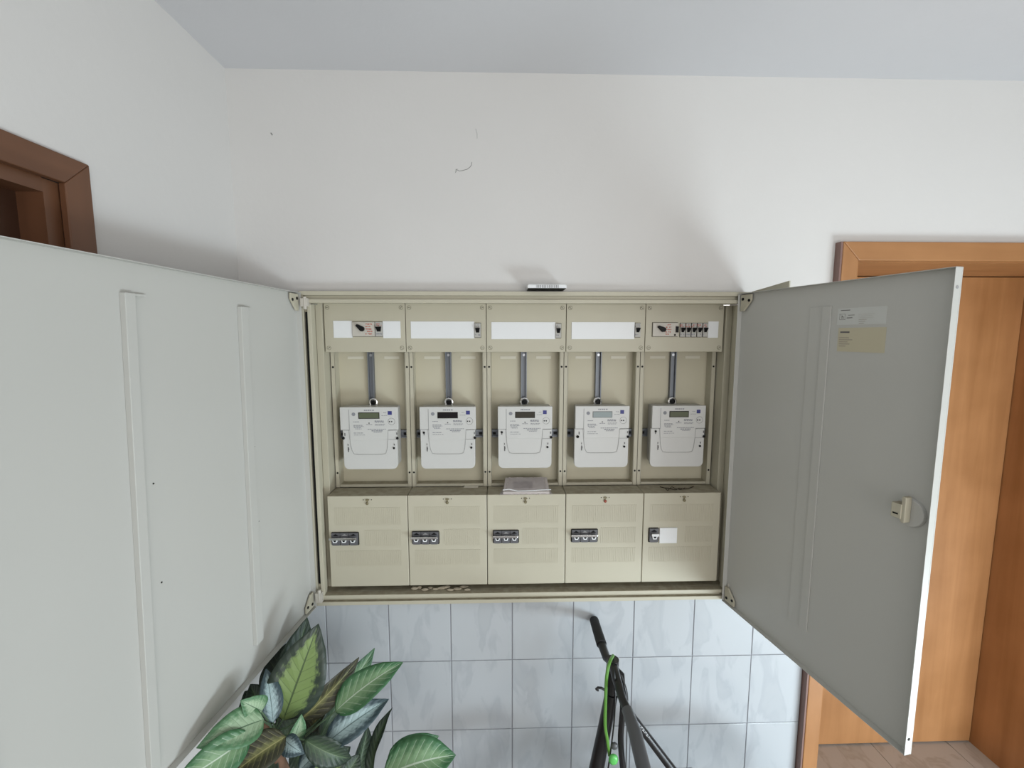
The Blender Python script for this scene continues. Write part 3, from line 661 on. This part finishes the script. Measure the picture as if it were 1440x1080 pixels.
    # hanging eyelet above the case
    XR = at([524.5, 631, 737.5, 841, 946][k], 562, 0.09).x; n = 14
    e = MB(); e.tube([(XR-0.010, 0.094, 0.572), (XR-0.0115, 0.094, 0.583), (XR-0.008, 0.094, 0.590), (XR, 0.094, 0.593), (XR+0.008, 0.094, 0.590), (XR+0.0115, 0.094, 0.583), (XR+0.010, 0.094, 0.572)], 0.0038, 8)
    e.build('hanging_eyelet', CHROME, t, smooth=True)
    MB().cyl((XR, 0.090, 0.580), 0.0058, 0.007, 'Y', 12).build('eyelet_screw', BLACK, t)
# ================================================================ LOOSE THINGS IN AND ON THE CABINET
# plastic bag with papers on the middle lower cover
PLASTIC = mat('clear_bag', (214, 206, 204), 0.22, 0, 0, trans=0.0); 
nt = PLASTIC.node_tree; bs = nt.nodes['Principled BSDF']; bs.inputs['Alpha'].default_value = 0.38
PAPER = mat('folded_paper', (190, 182, 178), 0.8, 0, 0.06, 30)
t = thing('document_bag', 'clear plastic bag with folded papers lying on the middle lower cover', 'plastic bag', (0.0, 0.04, 0.2995))
cL, cR = at(702, 694, 0).x, at(777, 694, 0).x; bL, bR = at(709, 671, 0.07).x, at(771, 671, 0.07).x
b = MB(); b.quadbox([(cL+0.012, -0.002, 0.3005), (cR-0.010, -0.002, 0.3005), (bR-0.004, 0.074, 0.3005), (bL+0.004, 0.074, 0.3005), (cL+0.012, -0.002, 0.3085), (cR-0.010, -0.002, 0.3085), (bR-0.004, 0.074, 0.331), (bL+0.004, 0.074, 0.331)])
pp = b.build('papers', PAPER, t, bevel=0.001)
b = MB(); a = at(722, 686, 0.03); c = at(748, 678, 0.05)
b.quadbox([(a.x, 0.016, 0.3138), (c.x, 0.016, 0.3138), (c.x, 0.050, 0.3238), (a.x, 0.050, 0.3238), (a.x, 0.016, 0.3150), (c.x, 0.016, 0.3150), (c.x, 0.050, 0.3250), (a.x, 0.050, 0.3250)]).build('printed_card', mat('card_mauve', (138, 128, 128), 0.7), pp)
bm = MB(); V = {}; nx, ny = 26, 10; rnd = random.Random(5)
for lay in (0, 1):
    for i in range(nx+1):
        for j in range(ny+1):
            u, v = i/nx, j/ny; xl = cL+(bL-cL)*v; xr = cR+(bR-cR)*v
            e = min(u, 1-u, v*1.2, (1-v)*1.2); top = min(1, e*9)
            z = 0.3003+(0.0095+0.025*v)*top*lay+(rnd.uniform(-.0011, .0011)*lay)+0.0004*lay
            V[lay, i, j] = bm.bm.verts.new((xl+(xr-xl)*u, -0.004+0.081*v, z))
    for i in range(nx):
        for j in range(ny): bm.bm.faces.new((V[lay, i, j], V[lay, i+1, j], V[lay, i+1, j+1], V[lay, i, j+1]))
bm.build('bag', PLASTIC, t, smooth=True)
# front fold, its highlight painted in as a white strand
b = MB(); b.tube([at(x, y, -0.005) for x, y in ((707, 689), (716, 688), (728, 690.5), (745, 690), (760, 689), (775, 688.5))], 0.0013, 5); b.build('bag_fold_highlight', STRIP, t)
# small tab on the second lower cover
b = MB(); a = atz(652, 685.5, 0.3005); c = atz(672, 685.5, 0.3005); d = atz(674, 679, 0.306); e = atz(655, 679, 0.306)
b.quadbox([(a.x, a.y, 0.2998), (c.x, c.y, 0.2998), (d.x, d.y-.006, 0.2998), (e.x, e.y-.006, 0.2998), (a.x, a.y, 0.3012), (c.x, c.y, 0.3012), (d.x, d.y-.006, 0.3040), (e.x, e.y-.006, 0.3040)])
tag(b.build('plastic_tab', mat('tab_beige', (208, 202, 188), 0.5), bevel=0.0004), 'small pale plastic tab on top of the second lower cover', 'plastic tab')
# twisted dark wire on the last lower cover
b = MB(); b.tube([atz(x, y, 0.3018) for x, y in ((928, 684.5), (934, 686), (940, 686.5), (946, 688), (951, 688.5), (955, 686.5), (961, 687.5), (968, 687), (973, 685), (975, 684))], 0.0014, 6)
b.tube([atz(x, y, 0.3018) for x, y in ((936, 687), (939, 690), (942, 686.5), (945, 684.5), (950, 687), (957, 688.5), (963, 686))], 0.0011, 6)
tag(b.build('wire_scrap', mat('wire_dark', (52, 44, 32), 0.6)), 'dark twisted scrap of wire on top of the lower cover farthest right', 'wire')
# crumbs of plaster on the bottom ledge
CR = mat('plaster_crumb', (176, 166, 146), 0.9, 0, 0.06, 60)
g = 'plaster crumbs on the bottom ledge'
ordn = ['leftmost', 'second', 'third', 'fourth', 'fifth', 'middle', 'seventh', 'eighth', 'ninth', 'tenth', 'rightmost']
rnd = random.Random(3)
for i, (x, y, r, el) in enumerate([(583, 828.5, 5, 1.1), (590, 827, 4, 1.0), (598, 830, 4, 1.4), (606, 827, 3, 1.6), (613, 829, 3.5, 1.5), (620, 828, 4, 1.6), (627, 827, 5, 1.5), (633, 830, 3.5, 1.6), (643, 829, 4, 1.8), (652, 826, 4, 1.8), (657, 830, 3.5, 1.5)]):
    p = atz(x, y, -0.0165); s_ = r*0.0021
    b = MB(); b.sphere(Vector((0, 0, 0)), s_, (el, 0.65, 0.5))
    for v in b.bm.verts: v.co *= rnd.uniform(0.72, 1.12)
    b.map(lambda c, p=p: c+p+Vector((0, 0, 0.45*s_-0.0015)))
    o = tag(b.build('plaster_crumb', CR), 'beige plaster crumb on the cabinet bottom ledge, %s along the scattered row' % (ordn[i] if i in (0, 5, 10) else ordn[i]+' from the left'), 'plaster crumb', g)
# ribbed plastic cover over the top edge of the cabinet
t = thing('ribbed_vent_cap', 'small white ribbed plastic cap with a black underside above the cabinet top edge', 'vent cap', (0.02, W, 0.934))
a = at(742, 405.2, -0.055); c = at(797, 405.2, -0.055); zb = a.z
b = MB(); b.prism(rrect(a.x, c.x, zb+0.0005, zb+0.0105, 0.0015, 3, 0.004), -0.055, W-0.0002); b.build('cap', STRIP, t, bevel=0.0008)
MB().box(a.x+0.002, c.x-0.002, -0.053, W-0.0004, zb-0.0010, zb+0.0006).build('underside', BLACK, t)
for i in range(13):
    x = a.x+(c.x-a.x)*(0.24+0.045*i); MB().box(x-0.0009, x+0.0009, -0.0565, -0.0545, zb+0.001, zb+0.009).build('rib', SEAM, t)
# ================================================================ POTTED PLANT
plant = thing('potted_plant', 'leafy artificial plant with variegated green leaves below the left cabinet door', 'plant', (-0.62, -0.30, ZF))
pc = Vector((-0.62, -0.30, ZF))
prof = [(0.095, 0.0), (0.125, 0.19), (0.130, 0.20), (0.130, 0.22), (0.118, 0.22), (0.114, 0.19)]
b = MB(); n = 28; R_ = []
for r, z in prof: R_.append([b.bm.verts.new(pc+Vector((r*math.cos(2*PI*i/n), r*math.sin(2*PI*i/n), z))) for i in range(n)])
for A, B_ in zip(R_, R_[1:]):
    for i in range(n): b.bm.faces.new((A[i], A[(i+1) % n], B_[(i+1) % n], B_[i]))
b.bm.faces.new(R_[0]); b.bm.faces.new(R_[-1])
b.build('pot', mat('terracotta', (150, 92, 66), 0.8, 0, 0.05, 20), plant, smooth=True)
STEM = mat('brown_stem', (116, 88, 70), 0.8, 0, 0.2, 40, 0.4, 90); PET = mat('green_petiole', (96, 120, 92), 0.6)
YS = -0.33
sp_ = [at(371, 1012, YS), at(378, 1030, YS), at(388, 1052, YS), at(398, 1085, YS)]
sp_ += [Vector((-0.60, -0.31, -0.55)), Vector((-0.62, -0.30, ZF+0.18))]
MB().tube(sp_, [0.010, 0.012, 0.013, 0.014, 0.016, 0.018], 10).build('trunk', STEM, plant, smooth=True)
MB().tube([at(392, 1062, YS), Vector((-0.575, -0.31, -0.5)), Vector((-0.60, -0.29, ZF+0.18))], [0.010, 0.014, 0.016], 8).build('trunk', STEM, plant, smooth=True)
def leafm(base, tip, width, m, bend=0.12, roll=0.0, fold=0.25, wob=0.0, seed=0, peti=None):
    base = Vector(base); tip = Vector(tip); ax = tip-base; L = ax.length; t = ax.normalized()
    view = (CAM-(base+tip)/2).normalized(); side = t.cross(view).normalized(); nrm = side.cross(t).normalized()
    q = Matrix.Rotation(roll, 3, t); side = q @ side; nrm = q @ nrm
    bm_ = bmesh.new(); uvl = bm_.loops.layers.uv.new('UVMap'); NV, NU = 18, 8; G = {}; rnd = random.Random(seed)
    ph = rnd.uniform(0, 6)
    for j in range(NV+1):
        v = j/NV; wv = (math.sin(PI*min(1, v**0.80))**0.72)*(1-0.25*v)*1.12*width/2 if 0 < v < 1 else 0.0006
        if v > 0.78: wv *= 1-0.25*((v-0.78)/0.22)
        mid = base+ax*v+nrm*(bend*L*4*v*(1-v))
        for i in range(NU+1):
            u = i/NU*2-1
            off = side*(u*wv)+nrm*(abs(u)*wv*fold)+nrm*(wob*wv*math.sin(v*9+ph+u*2)*abs(u))
            G[i, j] = (bm_.verts.new(mid+off), (i/NU, v))
    for i in range(NU):
        for j in range(NV):
            q4 = [G[i, j], G[i+1, j], G[i+1, j+1], G[i, j+1]]; f = bm_.faces.new([a[0] for a in q4])
            for lp, a in zip(f.loops, q4): lp[uvl].uv = a[1]
    inv = Wm(plant).inverted()
    for v in bm_.verts: v.co = inv @ v.co
    me = bpy.data.meshes.new('leaf'); bm_.to_mesh(me); bm_.free(); me.materials.append(m)
    for p in me.polygons: p.use_smooth = True
    o = bpy.data.objects.new('leaf', me); COL.objects.link(o); o.parent = plant
    sd = o.modifiers.new('solid', 'SOLIDIFY'); sd.thickness = 0.0008; sd.offset = 0
    if peti is not None:
        MB().tube([Vector(peti), (Vector(peti)+base)/2+nrm*0.006, base+t*0.004], [0.0032, 0.0026, 0.0018], 6).build('leaf_stalk', PET, plant, smooth=True)
    return o
HB = at(385, 1030, YS)
def lf(b_, yb, t_, yt, wpx, m, **k):
    B_ = at(*b_, yb); T = at(*t_, yt); dm = ((B_+T)/2-CAM).dot(FW); leafm(B_, T, wpx/FPX*dm, m, **k)
lf((398, 1013), -0.33, (448, 877), -0.26, 74, LA, bend=0.04, fold=0.10, wob=0.06, seed=1, peti=HB)
lf((422, 1012), -0.31, (505, 924), -0.22, 34, LE, bend=0.08, roll=0.5, fold=0.35, seed=2, peti=HB)
lf((468, 992), -0.24, (527, 911), -0.17, 30, LB, bend=0.06, roll=0.4, fold=0.3, seed=3, peti=at(430, 1030, -0.3))
lf((471, 1001), -0.31, (567, 931), -0.23, 44, LB, bend=0.12, roll=-0.3, fold=0.25, wob=0.1, seed=4, peti=at(430, 1035, -0.31))
lf((458, 1046), -0.35, (547, 983), -0.27, 40, LC, bend=0.12, roll=-0.2, fold=0.3, wob=0.1, seed=5, peti=at(415, 1045, -0.33))
lf((448, 1040), -0.29, (487, 955), -0.22, 34, LD, bend=0.05, roll=0.7, fold=0.4, seed=6, peti=at(415, 1045, -0.32))
lf((438, 1030), -0.28, (466, 965), -0.22, 30, LE, bend=0.05, roll=-0.5, fold=0.4, seed=7)
lf((500, 1092), -0.30, (517, 1020), -0.24, 28, LD, bend=0.05, roll=0.5, fold=0.5, seed=8, peti=at(460, 1100, -0.3))
lf((522, 1095), -0.32, (552, 995), -0.23, 22, LD, bend=0.10, roll=-0.8, fold=0.6, wob=0.2, seed=9, peti=at(470, 1110, -0.3))
lf((538, 1092), -0.36, (641, 1062), -0.30, 62, LB, bend=0.18, roll=-0.2, fold=0.25, wob=0.1, seed=10, peti=at(470, 1110, -0.32))
lf((545, 1066), -0.28, (617, 1035), -0.22, 36, LB, bend=0.14, roll=0.2, fold=0.25, seed=11)
lf((384, 1016), -0.37, (374, 940), -0.31, 30, LC, bend=0.06, roll=0.2, fold=0.2, seed=12, peti=HB)
lf((380, 1022), -0.28, (344, 972), -0.24, 56, LD, bend=0.04, seed=41)
lf((386, 1056), -0.33, (352, 1096), -0.33, 60, LD, bend=0.04, seed=42)
lf((372, 1030), -0.26, (352, 1000), -0.25, 60, LD, bend=0.04, seed=43)
lf((371, 1012), -0.42, (276, 1052), -0.52, 50, LF, bend=0.10, roll=0.2, fold=0.2, wob=0.08, seed=13, peti=HB)
lf((352, 1034), -0.46, (238, 1108), -0.56, 52, LB, bend=0.12, roll=-0.2, fold=0.2, seed=14, peti=at(372, 1030, -0.38))
lf((402, 1036), -0.42, (318, 1096), -0.50, 48, LE, bend=0.10, roll=0.3, fold=0.3, seed=15, peti=at(392, 1040, -0.36))
lf((376, 1006), -0.30, (352, 962), -0.24, 34, LD, bend=0.06, roll=-0.4, fold=0.3, seed=16, peti=HB)
lf((368, 1000), -0.40, (338, 985), -0.44, 34, LF, bend=0.1, seed=17, peti=HB)
lf((398, 985), -0.24, (432, 868), -0.16, 50, LD, bend=0.04, roll=0.2, fold=0.15, seed=18, peti=HB)
lf((385, 985), -0.22, (402, 905), -0.15, 46, LD, bend=0.04, roll=-0.4, fold=0.2, seed=19)
lf((410, 1044), -0.37, (424, 1004), -0.36, 24, LF, bend=0.08, roll=0.5, fold=0.3, seed=20, peti=HB)
lf((400, 1040), -0.40, (428, 1060), -0.42, 26, LC, bend=0.15, roll=0.2, fold=0.3, seed=21, peti=HB)
lf((428, 1040), -0.38, (494, 1066), -0.34, 34, LD, bend=0.15, roll=0.3, fold=0.3, seed=22, peti=HB)
lf((436, 1094), -0.38, (493, 1050), -0.32, 44, LA, bend=0.1, roll=0.3, fold=0.3, seed=23, peti=at(405, 1090, -0.34))
lf((420, 1086), -0.38, (470, 1046), -0.34, 34, LC, bend=0.1, roll=-0.6, fold=0.3, seed=24)
lf((415, 1048), -0.34, (442, 1085), -0.36, 34, LD, bend=0.1, roll=0.1, fold=0.3, seed=25, peti=HB)
lf((380, 1046), -0.32, (338, 1040), -0.30, 44, LD, bend=0.06, roll=0.1, fold=0.2, seed=26)
lf((372, 1048), -0.34, (330, 1072), -0.34, 40, LD, bend=0.06, roll=0.1, fold=0.2, seed=27)
lf((478, 1100), -0.34, (506, 1060), -0.30, 34, LD, bend=0.06, roll=0.3, fold=0.3, seed=28)
lf((398, 1040), -0.27, (432, 1000), -0.22, 56, LD, bend=0.04, seed=44)
lf((396, 1050), -0.26, (404, 1004), -0.23, 50, LE, bend=0.04, seed=45)
lf((420, 1062), -0.28, (448, 1030), -0.24, 54, LD, bend=0.04, seed=46)
lf((412, 1010), -0.26, (420, 968), -0.22, 36, LD, bend=0.04, seed=29)
lf((432, 1045), -0.25, (440, 1000), -0.21, 44, LD, bend=0.04, seed=30)
# ================================================================ BICYCLE, leaning with its handlebar on the tiles
BK = mat('bike_black', (26, 26, 28), 0.32); RUB = mat('grip_rubber', (30, 30, 30), 0.7, 0, 0.1, 40, 0.3, 200); GRN = mat('green_cable', (96, 150, 62), 0.35); GRY = mat('bike_grey', (84, 86, 88), 0.35)
G1 = at(835.5, 872, W-0.012)
bike = thing('bicycle', 'black bicycle with a bright green cable leaning against the white tiles', 'bicycle', (0.28, -0.25, ZF))
def bz(x, y, Y): return at(x, y, Y)
ST = bz(862, 932, -0.185)
MB().tube([G1, bz(840, 887, -0.055), bz(846, 906, -0.11)], [0.0145, 0.0150, 0.0155], 14).build('handlebar_grip', RUB, bike, smooth=True)
MB().tube([bz(845, 903, -0.10), bz(853, 925, -0.155), ST, bz(867, 955, -0.235), bz(876, 985, -0.30), bz(884, 1002, -0.335)], [0.013, 0.012, 0.013, 0.013, 0.011, 0.011], 12).build('handlebar', BK, bike, smooth=True)
MB().tube([bz(882, 998, -0.33), bz(893, 1030, -0.39), bz(905, 1080, -0.46), bz(909, 1105, -0.49)], [0.014, 0.0165, 0.0165, 0.0165], 14).build('handlebar_grip', GRY, bike, smooth=True)
# stem, head tube, fork
HT = bz(860, 975, -0.20); FB = bz(838, 1085, -0.215)
MB().tube([ST+Vector((0, 0, 0.012)), ST+Vector((-0.002, 0, -0.03)), HT], [0.017, 0.018, 0.018], 14).build('stem', BK, bike, smooth=True)
MB().tube([HT, (HT+FB)/2, FB], [0.0185, 0.019, 0.021], 16).build('head_tube', BK, bike, smooth=True)
d = (FB-HT).normalized()
AX = Vector((FB.x-0.10, FB.y-0.002, ZF+0.23))
crown = FB+d*0.03
MB().tube([FB, crown], 0.017, 14).build('fork_crown', BK, bike, smooth=True)
for s in (-1, 1):
    MB().tube([crown+Vector((0, s*0.012, 0)), crown+Vector((-0.012, s*0.045, -0.05)), AX+Vector((0, s*0.048, 0))], [0.013, 0.013, 0.009], 10).build('fork_leg', BK, bike, smooth=True)
# frame tubes
SAD = bz(968, 1104, -0.22)
DT0 = bz(876, 990, -0.22); DT1 = bz(950, 1088, -0.225); dd = (DT1-DT0)
MB().tube([DT0, DT0+dd*1.0], [0.0105, 0.0125], 12).build('top_tube', BK, bike, smooth=True)
BB = Vector((SAD.x-0.16, SAD.y, ZF+0.27))
MB().tube([DT1, DT1+Vector((0.07, 0, -0.10)), BB+Vector((0.13, 0, 0.06))], [0.0125, 0.0125, 0.0125], 12).build('top_tube', BK, bike, smooth=True)
MB().tube([FB, BB], [0.019, 0.02], 12).build('down_tube', BK, bike, smooth=True)
MB().tube([SAD-Vector((0, 0, 0.03)), BB], 0.014, 12).build('seat_tube', BK, bike, smooth=True)
RX = Vector((BB.x+0.36, BB.y, ZF+0.23))
for s in (-1, 1): MB().tube([BB+Vector((0, s*0.03, 0)), RX+Vector((0, s*0.055, 0))], 0.009, 8).build('chain_stay', BK, bike, smooth=True)
b = MB()
for i in range(2): pass
b.sphere(SAD, 0.05, (1.9, 1.0, 0.45)).build('saddle', BK, bike, smooth=True)
# white lettering blurred on the sloping tube
b = MB(); rnd = random.Random(8)
for i in range(5):
    f0 = 0.30+0.035*i; p = DT0+dd*f0; o_ = Vector((0.003, -0.0112, 0.0045)); q = dd.normalized()
    up_ = Vector((0.6, -0.3, 0.7)).normalized(); h_ = 0.0045
    b.tube([p+o_-up_*h_, p+o_+up_*h_*rnd.uniform(.5, 1)], 0.0008, 5)
    if i < 4: b.tube([p+o_+up_*h_*(-1)**i*0.6, p+o_+dd*0.022+up_*h_*(-1)**i*0.6], 0.0006, 5)
b.build('frame_lettering', STRIP, bike)
# clamp and brake lever, bell lever, cables
MB().tube([bz(857, 940, -0.20), bz(866, 944, -0.20), bz(873, 950, -0.21), bz(874, 960, -0.22)], [0.010, 0.013, 0.012, 0.010], 10).build('brake_clamp', BK, bike, smooth=True)
MB().tube([bz(866, 944, -0.21), bz(874, 958, -0.24), bz(879, 975, -0.26), bz(881, 992, -0.28)], [0.006, 0.006, 0.0035, 0.003], 8).build('brake_lever', BK, bike, smooth=True)
MB().tube([bz(853, 972, -0.22), bz(846, 967.5, -0.22), bz(841, 967, -0.22), bz(839.5, 970, -0.22)], [0.0035, 0.0035, 0.0035, 0.006], 8).build('shift_lever', BK, bike, smooth=True)
def spline(P, n=8):
    out = []; P = [P[0]]+P+[P[-1]]
    for i in range(1, len(P)-2):
        for k in range(n):
            t_ = k/n; a, b2, c, d2 = P[i-1], P[i], P[i+1], P[i+2]
            out.append(0.5*((2*b2)+(c-a)*t_+(2*a-5*b2+4*c-d2)*t_*t_+(3*b2-a-3*c+d2)*t_**3))
    out.append(P[-2]); return out
MB().tube(spline([bz(862, 922, -0.20), bz(857, 932, -0.235), bz(853, 952, -0.25), bz(851.5, 985, -0.26), bz(851, 1020, -0.26), bz(854, 1040, -0.25), bz(857, 1062, -0.24)]), 0.0045, 8).build('green_cable', GRN, bike, smooth=True, label='bright green cable')
MB().tube(spline([bz(862, 922, -0.20), bz(864, 945, -0.24), bz(865, 990, -0.26), bz(862, 1030, -0.25), bz(854, 1090, -0.24)]), 0.0022, 6).build('brake_cable', BK, bike, smooth=True)
MB().tube(spline([bz(872, 955, -0.22), bz(876, 990, -0.24), bz(873, 1040, -0.24), bz(877, 1090, -0.24)]), 0.0085, 8).build('cable_loom', BK, bike, smooth=True)
MB().tube(spline([bz(874, 950, -0.24), bz(882, 975, -0.27), bz(882, 1010, -0.27), bz(880, 1090, -0.24)]), 0.0018, 6).build('brake_cable', GRY, bike, smooth=True)
b = MB(); p = bz(862.5, 1068, -0.26); b.sphere(p, 0.0135, (1, .6, 1.25)); b.build('bell', mat('bell_green', (96, 190, 96), 0.3), bike, smooth=True, label='green bell')
b = MB(); p = bz(864, 1049, -0.25); b.sphere(p, 0.010, (1, .7, 1.1)); b.build('bell_clamp', GRY, bike, smooth=True)
# wheels
for nm, c in (('front_wheel', AX), ('rear_wheel', RX)):
    n = 40; R0 = 0.212
    b = MB(); b.tube([c+Vector((math.cos(2*PI*i/n)*R0, 0, math.sin(2*PI*i/n)*R0)) for i in range(n)], 0.018, 10, closed=True)
    wh = b.build(nm, RUB, bike, smooth=True)
    b = MB(); b.tube([c+Vector((math.cos(2*PI*i/n)*0.192, 0, math.sin(2*PI*i/n)*0.192)) for i in range(n)], 0.010, 8, closed=True); b.build('rim', GRY, wh, smooth=True)
    b = MB(); b.cyl(c-Vector((0, 0.04, 0)), 0.018, 0.08, 'Y', 14)
    for i in range(20):
        a = 2*PI*i/20; b.tube([c+Vector((0, 0.02*(-1)**i, 0)), c+Vector((math.cos(a)*0.188, 0, math.sin(a)*0.188))], 0.001, 4)
    b.build('hub_and_spokes', STEEL, wh)
